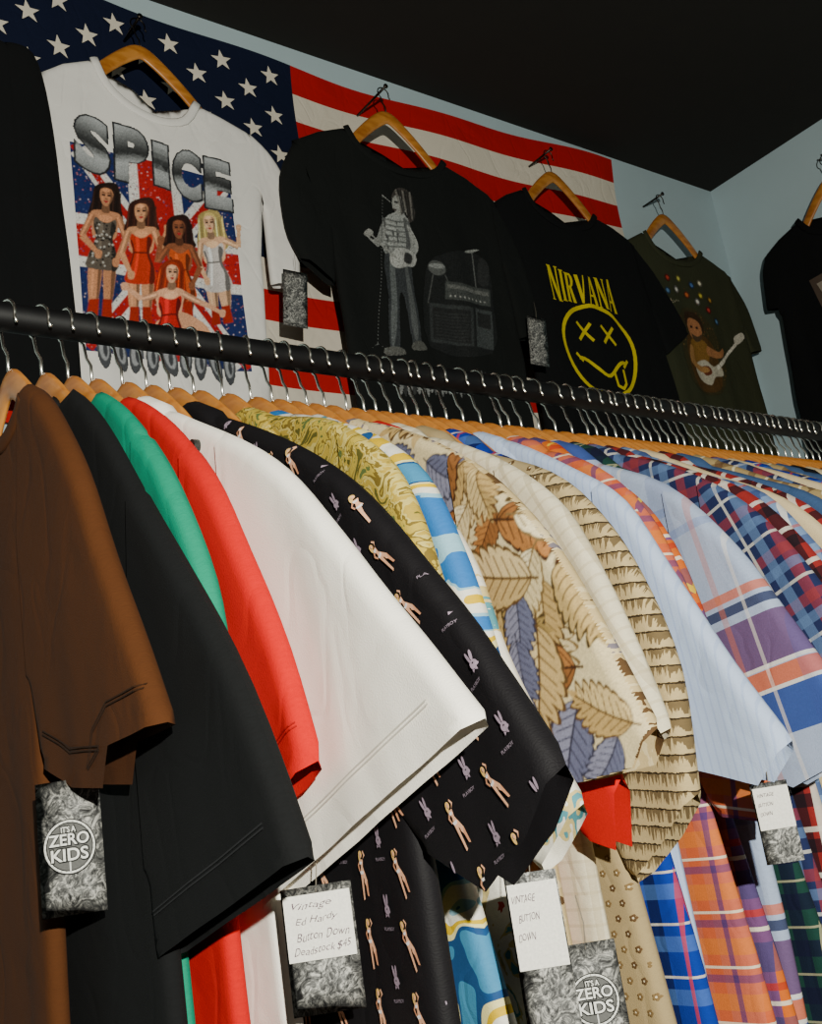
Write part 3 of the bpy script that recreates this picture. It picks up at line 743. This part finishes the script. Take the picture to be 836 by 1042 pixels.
def woman(hx,hy,skin,hair,dress,s,arms,legs=1,layer=7,tilt=0,spots=False,leglen=1,bare=False,long=1.):
    L=layer; ct,st=math.cos(tilt),math.sin(tilt)
    dk=shade(skin,.62); dd=shade(dress,.5); lt=shade(skin,1.14); dl=shade(dress,1.3); md=shade(skin,.82)
    def P(pts,c,l,smooth=True):
        pp=[(hx+s*(x*ct-y*st),hy+s*(x*st+y*ct)) for x,y in pts]
        if smooth: pp=cr(pp,3,True)
        A.poly(sp(pp),c,L+l)
    P([(0,-9),(6,-8),(8.5,-1),(9.5,8),(11,17*long),(6,21*long),(3,14),(0,12),(-4,15),(-7,21*long),(-11,16*long),(-9,5),(-7.5,-5)],shade(hair,.8),0)
    for k in range(9): P([(-8+k*2,-3+abs(k-4)*.6),(-7.2+k*2,-4),(-8.6+k*2.2,15*long),(-9.3+k*2.2,14*long)],shade(hair,(1.6,.6,1.2)[k%3]),.1,False)
    P([(-9,12),(-3,10),(3,10),(9,12),(8,20),(6,28),(-6,28),(-8,20)],skin,.2)
    P([(-1.7,5),(1.7,5),(2.4,11),(-2.4,11)],dk,.25)
    if legs:
        e=46+32*leglen
        P([(-8.2,45),(-.6,45),(-1.4,e*.6+20),(-2,e),(-5.4,e),(-7,e*.6+20)],skin,.15);P([(8.2,45),(.6,45),(1.4,e*.6+20),(2,e),(5.4,e),(7,e*.6+20)],skin,.15)
        P([(5.6,46),(8.2,46),(6.9,e*.6+20),(5.4,e),(4.2,e),(5.4,e*.6+20)],dk,.17); P([(-2.6,46),(-.8,46),(-1.5,e*.6+20),(-2.6,e*.6+20)],dk,.17); P([(-6.4,48),(-5,48),(-5,e*.6+18),(-5.8,e*.6+18)],lt,.17)
        P([(-6.5,e-9),(-1,e-9),(-1,e+3),(-7.5,e+3)],(160,36,18),.18,False);P([(1,e-9),(6.5,e-9),(7.5,e+3),(1,e+3)],(160,36,18),.18,False)
    P([(-4,14),(0,12.5),(4,14),(3,17),(-3,17)],lt,.27)
    top=15 if not bare else 14
    P([(-6.5,top),(-2,top+2.5),(2,top+2.5),(6.5,top),(7,21),(5.2,28),(8.5,38),(8.8,47),(-8.8,47),(-8.5,38),(-5.2,28),(-7,21)],dress,.3)
    P([(4,17),(6.8,20),(5.2,28),(8.4,38),(8.6,47),(5.5,47),(6,36),(3.6,28)],dd,.32); P([(-6.8,20),(-5,28),(-8.2,38),(-7.4,40),(-4.2,28),(-5.6,20)],dd,.32)
    P([(-3.5,18),(-1.5,18),(-1,27),(-3,42),(-4.5,42),(-2.8,28)],dl,.33); P([(-5.2,27),(5.2,27),(5.4,28),(-5.4,28)],dd,.33,False)
    if spots:
        for q in range(60):
            x=rg.uniform(-6.5,6.5);y=rg.uniform(18,46); P([(x-.8,y),(x,y-.8),(x+.8,y),(x,y+.8)],rg.choice([(28,24,22),(190,186,178)]),.36,False)
    def limb(p,q,w0,w1,c,l):
        dx,dy=q[0]-p[0],q[1]-p[1]; Ln=math.hypot(dx,dy); nx,ny=-dy/Ln,dx/Ln
        P([(p[0]+nx*w0,p[1]+ny*w0),(q[0]+nx*w1,q[1]+ny*w1),(q[0]-nx*w1,q[1]-ny*w1),(p[0]-nx*w0,p[1]-ny*w0)],c,l,False)
    for sx,ex,ey,hx2,hy2 in arms:
        limb((sx,13.5),(ex,ey),2.2,1.8,md,.4); limb((ex,ey),(hx2,hy2),1.9,1.3,skin,.4)
        limb((sx-.5,13.5),(ex-.5,ey),.8,.6,lt,.41)
        P([(hx2-2,hy2-2),(hx2+2,hy2-2),(hx2+1.6,hy2+2.5),(hx2-1.6,hy2+2.5)],skin,.42)
    P([(0,-6),(3.6,-4),(4,1),(2.2,5.5),(0,7),(-2.4,5.5),(-4,1),(-3.6,-4)],skin,.5)
    P([(2.2,-4),(3.9,-1),(3.6,3),(1.4,6.4),(2.6,2)],dk,.52); P([(-2,-4.5),(1,-5),(1,-2.6),(-2,-2.6)],lt,.52); P([(-3,1),(-1.6,1),(-1.6,2.6),(-2.8,2.6)],lt,.52)
    P([(-3.8,-4),(-1,-7.4),(3.6,-6),(4.4,-1),(2.8,-4.4),(-1,-5.4)],hair,.53)
    for ex in(-1.7,1.7):
        P([(ex-1.1,-1.1),(ex+1.1,-1.1),(ex+.9,.2),(ex-.9,.2)],(40,24,22),.54,False); P([(ex-1.2,-2.4),(ex+1.1,-2.4),(ex+1.1,-1.8),(ex-1.2,-1.8)],(60,36,30),.54,False)
    P([(-.5,1.6),(.6,1.6),(.6,2.4),(-.5,2.4)],dk,.54,False); P([(-1.6,3.5),(0,3.1),(1.6,3.5),(0,4.8)],(170,30,40),.54,False)
woman(104,203,(196,134,96),(40,24,18),(92,82,72),1.62,[(-8,-13,27,-3,38),(8,13,27,8,42)],1,7,.07,True,.9)
woman(138,219,(208,148,108),(64,30,20),(190,50,24),1.58,[(-8,-12,28,-6,42),(8,12,26,16,12)],1,8,.03,False,.8,False,.8)
woman(209,231,(226,178,140),(216,190,116),(206,198,194),1.58,[(8,17,20,19,6),(-8,-11,28,-7,40)],1,8.5,-.08,False,.65)
woman(175,238,(140,82,54),(46,22,16),(206,84,36),1.62,[(-8,-14,22,-12,8),(8,13,26,7,38)],1,9,0,False,.35,True,.7)
woman(166,286,(224,168,132),(168,52,20),(190,30,26),1.55,[(-8,-18,17,-29,9),(8,20,19,36,25)],0,10,.08)
A.poly(sp(cr([(150,334),(172,326),(196,338),(204,354),(176,352),(148,356)],3,True)),(216,158,122),10.25)
M_SP=fabric('white_tee_cotton',(234,230,224),mottle=.06,wrinkle=.45)
wall_tee(SPX,1.62,M_SP,'white t-shirt printed with five women over a union flag',
 [(700,1402),(722,1350),(768,1314),(825,1302),(875,1318),(905,1366)],[(596,1340),(640,1374)],[(962,1352),(1026,1332)],
 [(1034,1190),(1012,1050),(1002,878),(990,700)],[(622,700),(618,896),(604,1150)],
 ([(604,1345),(568,1290),(548,1180),(545,1070)],[(598,1065),(606,1180)]),
 ([(1015,1338),(1058,1303),(1090,1240),(1104,1130),(1097,1012)],[(1028,998),(1032,1160),(1020,1260)]),A.flatten(.0015,.13,1,3),folds(.0045,.16,1.1),
 tagspec=(1050,1.575,950,.05,.12,'plain'))

# guitarist tee
GX=1365; A=Art()
g=amap(400,190,1378,1303,2.75,-.426,.324,-2.407,GX)
def GP(pts,c,l=0,sm=True): A.poly(g(cr(pts,3,True) if sm else pts),tuple(int(v*.80) for v in c),l)
GP([(420,300),(428,272),(470,262),(488,280),(492,312),(489,368),(424,362)],(32,34,34),-.4)
GP([(425,318),(468,322),(468,362),(425,357)],(62,66,66),.5,False); GP([(428,322),(465,326),(465,359),(428,354)],(40,42,42),.6,False)
GP([(440,296),(489,301),(489,319),(440,314)],(80,84,82),.7,False); GP([(442,299),(487,304),(487,308),(442,303)],(120,122,118),.8,False)
for k in range(9): A.ell(*g([(445+k*4.7,311+k*.45)])[0],.0026,.0026,(150,150,146),1.4,n=8)
GP([(471,322),(490,324),(490,364),(471,362)],(76,80,80),.5,False); GP([(473,326),(488,328),(488,343),(473,341)],(44,46,46),.7,False)
for k in range(9): GP([(430,327+k*3.2),(463,330+k*3.2),(463,331+k*3.2),(430,328+k*3.2)],(58,60,60),.8,False)
A.ell(*g([(432,283)])[0],.024,.018,(84,86,84),.3,.2,n=20); A.ell(*g([(432,281)])[0],.022,.006,(130,132,130),.6,.1,n=20); A.line(g([(428,290),(424,318)]),.002,(90,92,90),.2); A.line(g([(440,290),(444,300)]),.002,(90,92,90),.2)
A.line(g([(474,300),(470,262)]),.0024,(100,102,100),.2); A.ell(*g([(470,261)])[0],.026,.004,(130,132,128),2,.3)
GP([(478,268),(488,274),(487,296),(476,294)],(50,52,52),.1)
W1=(192,194,190)
GP([(378,240),(385,232),(395,228),(403,232),(408,246),(406,262),(403,276),(392,279),(382,276),(376,260)],W1,3)
GP([(399,234),(406,238),(408,250),(404,276),(399,277),(402,256)],(104,106,105),3.4)
for k in range(7): GP([(378,237+k*5.6),(390,239+k*5.2),(404,236+k*5.6),(404,237.4+k*5.6),(390,240.6+k*5.2),(378,238.4+k*5.6)],(112,114,112),4,False)
for k in range(20):
    x=377+rg.uniform(0,20);y=rg.uniform(236,272); GP([(x,y),(x+2,y+1),(x+1,y+rg.uniform(4,9))],rg.choice([(140,142,140),(90,92,90)]),4.1)
GP([(388,213),(393,209),(399,210),(403,217),(402,226),(397,232),(391,230),(387,223)],(184,184,178),4)
GP([(397,212),(402,216),(401,226),(397,231),(396,220)],(110,108,104),4.4)
GP([(386,216),(389,206),(397,202),(405,206),(409,218),(411,233),(405,237),(402,222),(399,214),(392,211)],(70,66,62),5)
for k in range(8): GP([(390+k*2.4,205+abs(k-3)*.5),(391.2+k*2.4,204.5),(398+k*1.8,228+k),(397+k*1.8,228+k)],(140,136,128) if k%3==0 else (34,34,32),5.3,False)
GP([(389.5,217.5),(393.5,217.5),(393.5,219.6),(389.5,219.6)],(34,34,34),5,False); GP([(387,226),(392,226),(391,228),(389,228)],(70,58,56),5)
GP([(376,244),(381,243),(380,256),(374,268),(366,262),(364,258),(371,260)],(164,166,162),4)
GP([(403,240),(409,246),(415,262),(410,274),(400,280),(397,276),(404,268),(407,260)],(180,182,178),4)
GP([(380,274),(404,276),(409,306),(415,360),(407,362),(398,316),(394,318),(395,366),(386,366),(383,316)],(64,68,70),3)
GP([(385,278),(389,278),(392,330),(390,360),(387,360),(386,320)],(116,120,120),4); GP([(399,280),(402,282),(411,340),(410,358),(405,340)],(104,108,108),4)
GP([(390,268),(398,266),(407,267),(413,274),(410,283),(402,284),(394,287),(387,284),(385,276)],(206,206,200),6); A.line(g([(390,276),(364,254)]),.0055,(130,130,126),6); GP([(364,250),(369,254),(365,259),(360,255)],(170,170,166),7)
GP([(400,270),(408,272),(406,281),(399,280)],(60,60,60),7)
A.line(g([(386,220),(377,213)]),.0035,(150,150,146),5); A.line(g([(378,213),(375,362)]),.0022,(96,98,96),5); A.line(g([(366,368),(375,360),(386,368)]),.0022,(96,98,96),5)
GP([(382,364),(396,364),(400,371),(382,371)],(110,110,106),4); GP([(406,360),(416,358),(421,366),(407,367)],(100,100,96),4)
for q in range(26):
    x=395+q*3.9; GP([(x,388+random.uniform(-2,4)),(x+3,390),(x+3,408+random.uniform(-3,3)),(x,406)],random.choice([(150,152,150),(60,62,62),(100,102,100)]),1)
F_BT=fabric('faded_black_tee',(20,22,21),mottle=.3,wrinkle=.5)
wall_tee(GX,1.588,F_BT,'faded black t-shirt with grey photo of a guitarist on stage',
 [(1238,1392),(1268,1346),(1335,1318),(1415,1318),(1475,1340),(1502,1372)],[(1100,1322),(1170,1364)],[(1570,1352),(1639,1317)],
 [(1632,1130),(1645,900),(1640,690)],[(1168,690),(1165,900),(1160,1120)],
 ([(1108,1326),(1062,1235),(1060,1120),(1082,1050)],[(1158,1003),(1170,1130),(1120,1240)]),
 ([(1630,1322),(1682,1225),(1712,1100),(1722,972)],[(1640,955),(1628,1130),(1622,1240)]),A.flatten(.0016,.32,2,5),folds(.005,.18,2.6),inner=(120,60,30),
 tagspec=(1660,1.545,935,.05,.12,'plain'))

# yellow logo tee
NX=1900; A=Art(True); YL=(210,188,30)
def serif_word(x0,x1,yb,yt):
    word='NIRVANA'; wd={'N':1.15,'I':.5,'R':1,'V':1,'A':1}
    tot=sum(wd[c] for c in word)+.12*6; sc=(x1-x0)/tot; x=x0
    for i,ch in enumerate(word):
        w=wd[ch]*sc; ends=abs(i-3)/3; t=yt+.010*ends**2; b=yb-.008*ends**2; h=t-b; T_=.30*sc; th=.1*sc; s_=.06*h
        def pl(p): A.poly([(x+a*w,b+c*h) for a,c in p],YL,0)
        def stem(cx,tw=T_,top=True,bot=True):
            A.poly([(x+cx-tw/2,b),(x+cx+tw/2,b),(x+cx+tw/2,t),(x+cx-tw/2,t)],YL,0)
            for yy,do in((t,top),(b+s_*.5,bot)):
                if do: A.poly([(x+cx-tw*.5-th,yy-s_*.5),(x+cx+tw*.5+th,yy-s_*.5),(x+cx+tw*.5+th,yy),(x+cx-tw*.5-th,yy)],YL,.2)
        if ch=='N':
            stem(w*.16,T_*.5); stem(w*.86,T_*.5); pl([(.05,1),(.36,1),(.95,0),(.69,0)])
        elif ch=='I': stem(w*.5)
        elif ch=='R':
            stem(w*.24); pl([(.3,1),(.68,1),(.88,.9),(.94,.75),(.84,.6),(.6,.5),(.3,.5),(.3,.56),(.54,.57),(.64,.66),(.66,.78),(.58,.92),(.3,.94)])
            pl([(.42,.52),(.68,.54),(1.0,0),(.70,0)])
        elif ch=='V': pl([(.0,1),(.34,1),(.56,.3),(.8,1),(.92,1),(.58,0),(.40,0)])
        elif ch=='A':
            pl([(.0,0),(.12,0),(.46,.78),(.66,0),(1.,0),(.64,1),(.44,1)]); pl([(.2,.28),(.72,.28),(.72,.35),(.24,.35)])
        x+=w+.12*sc
serif_word(-.102,.130,-.362,-.286)
c0=(.035,-.485);r=.121
ring=[(c0[0]+r*1.02*math.cos(t)*(1+.03*math.sin(3*t)),c0[1]+r*math.sin(t)*(1+.03*math.cos(2*t))) for t in [2*math.pi*k/44 for k in range(45)]]
A.line(ring,.0105,YL,1)
for ex in(-.045,.035):
    x,y=c0[0]+ex,c0[1]+.045
    A.line([(x-.02,y-.022),(x+.02,y+.022)],.0085,YL,1);A.line([(x-.02,y+.022),(x+.02,y-.022)],.0085,YL,1.4)
mp=[(c0[0]-.08+.16*t,c0[1]-.028-.028*math.sin(math.pi*t)+.012*math.sin(9*t)) for t in [k/16 for k in range(17)]]
A.line(mp,.009,YL,1); A.line([(c0[0]-.088,c0[1]-.018),(c0[0]-.07,c0[1]-.034)],.008,YL,1); A.line([(c0[0]+.07,c0[1]-.036),(c0[0]+.092,c0[1]-.015)],.008,YL,1)
A.line([(c0[0]+.03,c0[1]-.055),(c0[0]+.036,c0[1]-.088),(c0[0]+.054,c0[1]-.094),(c0[0]+.066,c0[1]-.08),(c0[0]+.064,c0[1]-.045)],.008,YL,1)
wall_tee(NX,1.612,F_BLACK,'black t-shirt with yellow band name and smiling face logo',
 [(1775,1388),(1802,1342),(1860,1312),(1930,1310),(1990,1332),(2020,1366)],[(1668,1326),(1720,1362)],[(2085,1348),(2150,1320)],
 [(2182,1130),(2210,887),(2205,690)],[(1702,690),(1705,900),(1692,1120)],
 ([(1680,1330),(1642,1240),(1630,1130),(1640,1060)],[(1702,1045),(1702,1130),(1690,1240)]),
 ([(2140,1325),(2215,1245),(2270,1150),(2302,1078)],[(2200,1005),(2172,1120),(2150,1240)]),A,folds(.005,.17,.4))

# olive guitar tee
OX=2365; A=Art()
dots=[(2300,1255,(180,60,40)),(2350,1262,(210,200,90)),(2402,1250,(80,120,180)),(2330,1225,(220,215,205)),(2372,1216,(200,100,50)),(2430,1222,(210,190,70)),(2290,1215,(90,130,170)),(2450,1180,(190,60,50)),(2410,1200,(220,215,205)),(2470,1215,(200,150,60)),(2440,1262,(230,220,190)),(2478,1150,(90,130,170))]
for x,z,c in dots:
    A.ell((x-OX)/1000,(z-1460)/1000,.012,.012,shade(c,.42),0,n=14); A.ell((x-OX)/1000,(z-1460)/1000,.006,.006,c,1,n=12)
A.text('Jerry',-.08,-.03,-.285,-.262,(200,190,160),0,0,.2,.4)
def OP(p,c,l): A.poly(cr(loc(p,OX),3,True),shade(c,.85),l)
OP([(2320,1150),(2365,1178),(2420,1160),(2460,1100),(2470,1010),(2430,930),(2350,920),(2305,960),(2300,1060)],(68,62,36),0)
OP([(2330,1085),(2375,1098),(2425,1080),(2440,1020),(2435,950),(2380,925),(2330,940),(2316,1010)],(96,68,32),1)
OP([(2345,1075),(2375,1085),(2405,1070),(2400,1020),(2360,1010),(2338,1030)],(150,108,46),1.5)
OP([(2346,1135),(2366,1148),(2392,1138),(2398,1105),(2376,1082),(2350,1092)],(196,130,84),2); OP([(2338,1140),(2352,1164),(2390,1162),(2408,1136),(2404,1100),(2394,1134),(2362,1146),(2346,1126),(2342,1104)],(60,42,24),3)
OP([(2356,1098),(2376,1090),(2394,1098),(2384,1078),(2364,1076)],(86,66,44),3)
OP([(2358,1122),(2366,1122),(2366,1116),(2358,1116)],(40,26,18),3.5); OP([(2378,1120),(2386,1120),(2386,1114),(2378,1114)],(40,26,18),3.5)
OP([(2405,1064),(2450,1052),(2475,1070),(2480,1056),(2452,1034),(2402,1036)],(194,130,80),3); OP([(2335,1060),(2322,1010),(2360,985),(2392,988),(2390,1000),(2362,1004),(2345,1020),(2350,1056)],(194,140,80),3.2)
OP([(2350,1010),(2385,1022),(2412,1004),(2440,1014),(2448,982),(2412,974),(2388,948),(2350,962),(2338,988)],(214,204,180),3.1); OP([(2366,1000),(2395,1004),(2402,984),(2376,976)],(120,60,36),3.15)
A.line(loc([(2430,1002),(2560,1102)],OX),.011,(214,206,188),4); OP([(2550,1088),(2590,1114),(2584,1132),(2550,1118),(2540,1104)],(224,216,196),4)
for k in range(7): A.line(loc([(2446+16*k,1004+12.3*k),(2438+16*k,1018+12.3*k)],OX),.0015,(70,60,50),4.5)
for q in range(160): A.ell((rg.gauss(2390,50)-OX)/1000,(rg.gauss(1050,70)-1460)/1000,.002,.002,rg.choice([(130,100,50),(90,76,44),(130,76,40)]),.5,n=5)
F_OLIVE=fabric('olive_grey_tee',(54,56,38),mottle=.2)
wall_tee(OX,1.640,F_OLIVE,'olive grey t-shirt printed with a guitarist and coloured lights',
 [(2248,1388),(2280,1340),(2338,1314),(2415,1318),(2462,1340),(2485,1370)],[(2152,1336),(2200,1362)],[(2545,1350),(2600,1326)],
 [(2612,1140),(2622,887),(2620,690)],[(2170,690),(2168,900),(2162,1120)],
 ([(2160,1340),(2112,1240),(2102,1130)],[(2165,1095),(2175,1130),(2180,1240)]),
 ([(2590,1330),(2648,1240),(2668,1160),(2682,1092)],[(2618,1078),(2602,1130),(2596,1240)]),A.flatten(.0018,.18,1,8),folds(.004,.16,3.3))

# partly seen black tee
BX=290
wall_tee(BX,1.575,F_BLACK,'plain black t-shirt overlapping the white printed one',
 [(180,1392),(210,1345),(260,1318),(320,1318),(370,1345),(400,1392)],[(70,1330),(120,1365)],[(470,1362),(540,1340)],
 [(552,1130),(560,900),(560,690)],[(60,690),(55,900),(50,1120)],
 ([(80,1335),(20,1240),(0,1100)],[(60,1080),(64,1130),(70,1240)]),
 ([(525,1348),(574,1338),(598,1230),(608,1050),(614,880),(616,720)],[(545,700),(535,900),(530,1200)]),None,folds(.004,.16,5))

# tee on the right wall
A=Art(); A.poly([(-.13,-.25),(.12,-.25),(.10,-.45),(-.09,-.45)],(84,70,60),0,.02); A.poly([(-.11,-.27),(.08,-.27),(.06,-.33),(-.09,-.33)],(150,140,125),1,.02)
wall_tee(0,0,F_BLACK,'black t-shirt hanging on the adjoining wall',
 [(-120,1392),(-90,1345),(-40,1318),(40,1318),(90,1345),(120,1392)],[(-245,1345),(-190,1372)],[(190,1372),(245,1330)],
 [(240,1130),(245,900),(245,690)],[(-268,690),(-262,900),(-240,1150)],
 ([(-235,1352),(-262,1310),(-272,1250),(-280,1190)],[(-225,1175),(-215,1200),(-210,1290)]),
 ([(235,1335),(290,1230),(310,1100)],[(245,1080),(235,1130),(230,1230)]),A,folds(.004,.16,5),frame=FR_RACK,origin=(2.665,1.30,EYE+W_TOP))

# hooks in the wall
HZ=EYE+W_TOP+.0736+HR-.0014-.0028
for x,y in((BX,1.575),(SPX,1.62),(GX,1.588),(NX,1.612),(OX,1.64)):
    V,F=sweep([(0,.0,0),(0,1.70-y+.012,0)],.0028,10,True,Vector((1,0,0)))
    V2,F2=sweep([(0,-.003,0),(0,0,0)],.0055,12,True,Vector((1,0,0))); n=len(V)
    o=obj('wall_hook',V+V2,F+[tuple(i+n for i in f) for f in F2],[M_BLACKSTEEL]); o.location=(x/1000,y-.012,HZ)
    o['label']='small dark steel peg fixed to the wall holding a hanger'; o['category']='wall hook'; o['group']='wall pegs'
V,F=sweep([(0,0,0),(.067,0,0)],.0028,10)
o=obj('wall_hook',V,F,[M_BLACKSTEEL]); o.location=(2.653,1.30,HZ)
o['label']='small dark steel peg fixed to the wall holding a hanger'; o['category']='wall hook'; o['group']='wall pegs'

# ------------------------------------------------------------------ flag
FL,FH,FX0=1.755,.93,.487
def flag_pt(s,t,w=0):
    x=FX0+s*FL-.035*s*t; zt=1.600+.04*((s-.42)/.58)**2
    z=zt-t*FH
    y=1.682-.006*math.sin(s*22+t*4)-.005*math.sin(t*14+s*9)-w
    return (x,y,EYE+z)
nc=90; nr=39; V=[flag_pt(i/nc,j/nr) for j in range(nr+1) for i in range(nc+1)]
F=[];mi=[]
for j in range(nr):
    for i in range(nc):
        a=j*(nc+1)+i; F.append((a,a+nc+1,a+nc+2,a+1))
        mi.append(2 if (i<nc*.4 and j<21) else ((j//3)%2))
for r_ in range(9):
    for c_ in range(6 if r_%2==0 else 5):
        s0=(.4/12)*(2*c_+1+(r_%2)); t0=(7/13)/10*(r_+1)
        pts=[]
        for k in range(10):
            rr=.0245 if k%2==0 else .0098; a=math.pi/2+k*math.pi/5+.15
            pts.append(flag_pt(s0+rr*math.cos(a)/FL,t0-rr*math.sin(a)/FH,.0035))
        c=flag_pt(s0,t0,.004); b=len(V); V.append(c); V+=pts
        for k in range(10): F.append((b,b+1+k,b+1+(k+1)%10)); mi.append(1)
o=obj('flag',V,F,[fabric('flag_red',(182,24,18),mottle=.15,wrinkle=.45),fabric('flag_white',(222,212,194),mottle=.06,wrinkle=.45),fabric('flag_navy',(14,22,46),mottle=.2,wrinkle=.45)],None,True,mi)
o.data.uv_layers.new(name='UVMap'); 
uv=o.data.uv_layers[0].data
for p in o.data.polygons:
    for li in p.loop_indices:
        v=o.data.vertices[o.data.loops[li].vertex_index].co; uv[li].uv=(v.x,v.z)
o['label']='large striped flag with white stars on navy canton'; o['category']='flag'

# ------------------------------------------------------------------ room
M_WALL=simple('pale_blue_wall_paint',(178,198,204),.85,0,6,.07,.06)
M_CEIL=simple('dark_ceiling_paint',(22,19,14),.95,0,20,.2)
M_DARK=simple('unseen_wall_low_bounce',(30,28,24),.9,0,8,.15,.05)  # unseen left and front walls, made dark to cut bounced fill light
M_FLOOR=simple('dark_wood_floor',(44,31,22),.6,0,8,.3)
def box(name,lo,hi,mat):
    x0,y0,z0=lo;x1,y1,z1=hi
    V=[(x,y,z) for z in(z0,z1) for x,y in((x0,y0),(x1,y0),(x1,y1),(x0,y1))]
    F=[(3,2,1,0),(4,5,6,7),(0,1,5,4),(1,2,6,5),(2,3,7,6),(3,0,4,7)]
    o=obj(name,V,F,[mat],None,False); o['kind']='structure'; return o
ZC=EYE+1.666
box('wall_back',(-1.5,1.70,0),(2.82,1.80,ZC),M_WALL)
box('wall_right',(2.72,-2.4,0),(2.82,1.70,ZC),M_WALL)
box('wall_left',(-1.5,-2.4,0),(-1.4,1.70,ZC),M_DARK)
box('wall_front',(-1.5,-2.5,0),(2.82,-2.4,ZC),M_DARK)
box('floor',(-1.5,-2.5,-.1),(2.82,1.80,0),M_FLOOR)
box('ceiling',(-1.5,-2.5,ZC),(2.82,1.80,ZC+.1),M_CEIL)

# ------------------------------------------------------------------ light
l=bpy.data.lights.new('camera_flash','POINT'); l.energy=208; l.shadow_soft_size=.012; l.color=(1,.99,.88)
lo=bpy.data.objects.new('camera_flash',l); lo.location=(-.16,-.68,EYE+.24); COL.objects.link(lo)
w=bpy.data.worlds.new('World'); bpy.context.scene.world=w; w.use_nodes=True
w.node_tree.nodes['Background'].inputs[0].default_value=(.5,.55,.6,1); w.node_tree.nodes['Background'].inputs[1].default_value=.02

# ------------------------------------------------------------------ camera
Xc=Vector((.798,.036,.601)).normalized()
Zc=Vector((-.1485,-.9556,.2543)); Zc=(Zc-Xc*Zc.dot(Xc)).normalized(); Yc=Zc.cross(Xc)
right=Vector((Xc.x,Yc.x,Zc.x)); down=Vector((Xc.y,Yc.y,Zc.y)); fwd=Vector((Xc.z,Yc.z,Zc.z))
cam=bpy.data.cameras.new('camera'); co=bpy.data.objects.new('camera',cam); COL.objects.link(co)
M=Matrix((right,-down,-fwd)).transposed().to_4x4(); M.translation=Vector((0,0,EYE)); co.matrix_world=M
cam.sensor_fit='VERTICAL'; cam.sensor_height=24; cam.lens=24*1094/1042; cam.clip_start=.02
bpy.context.scene.camera=co
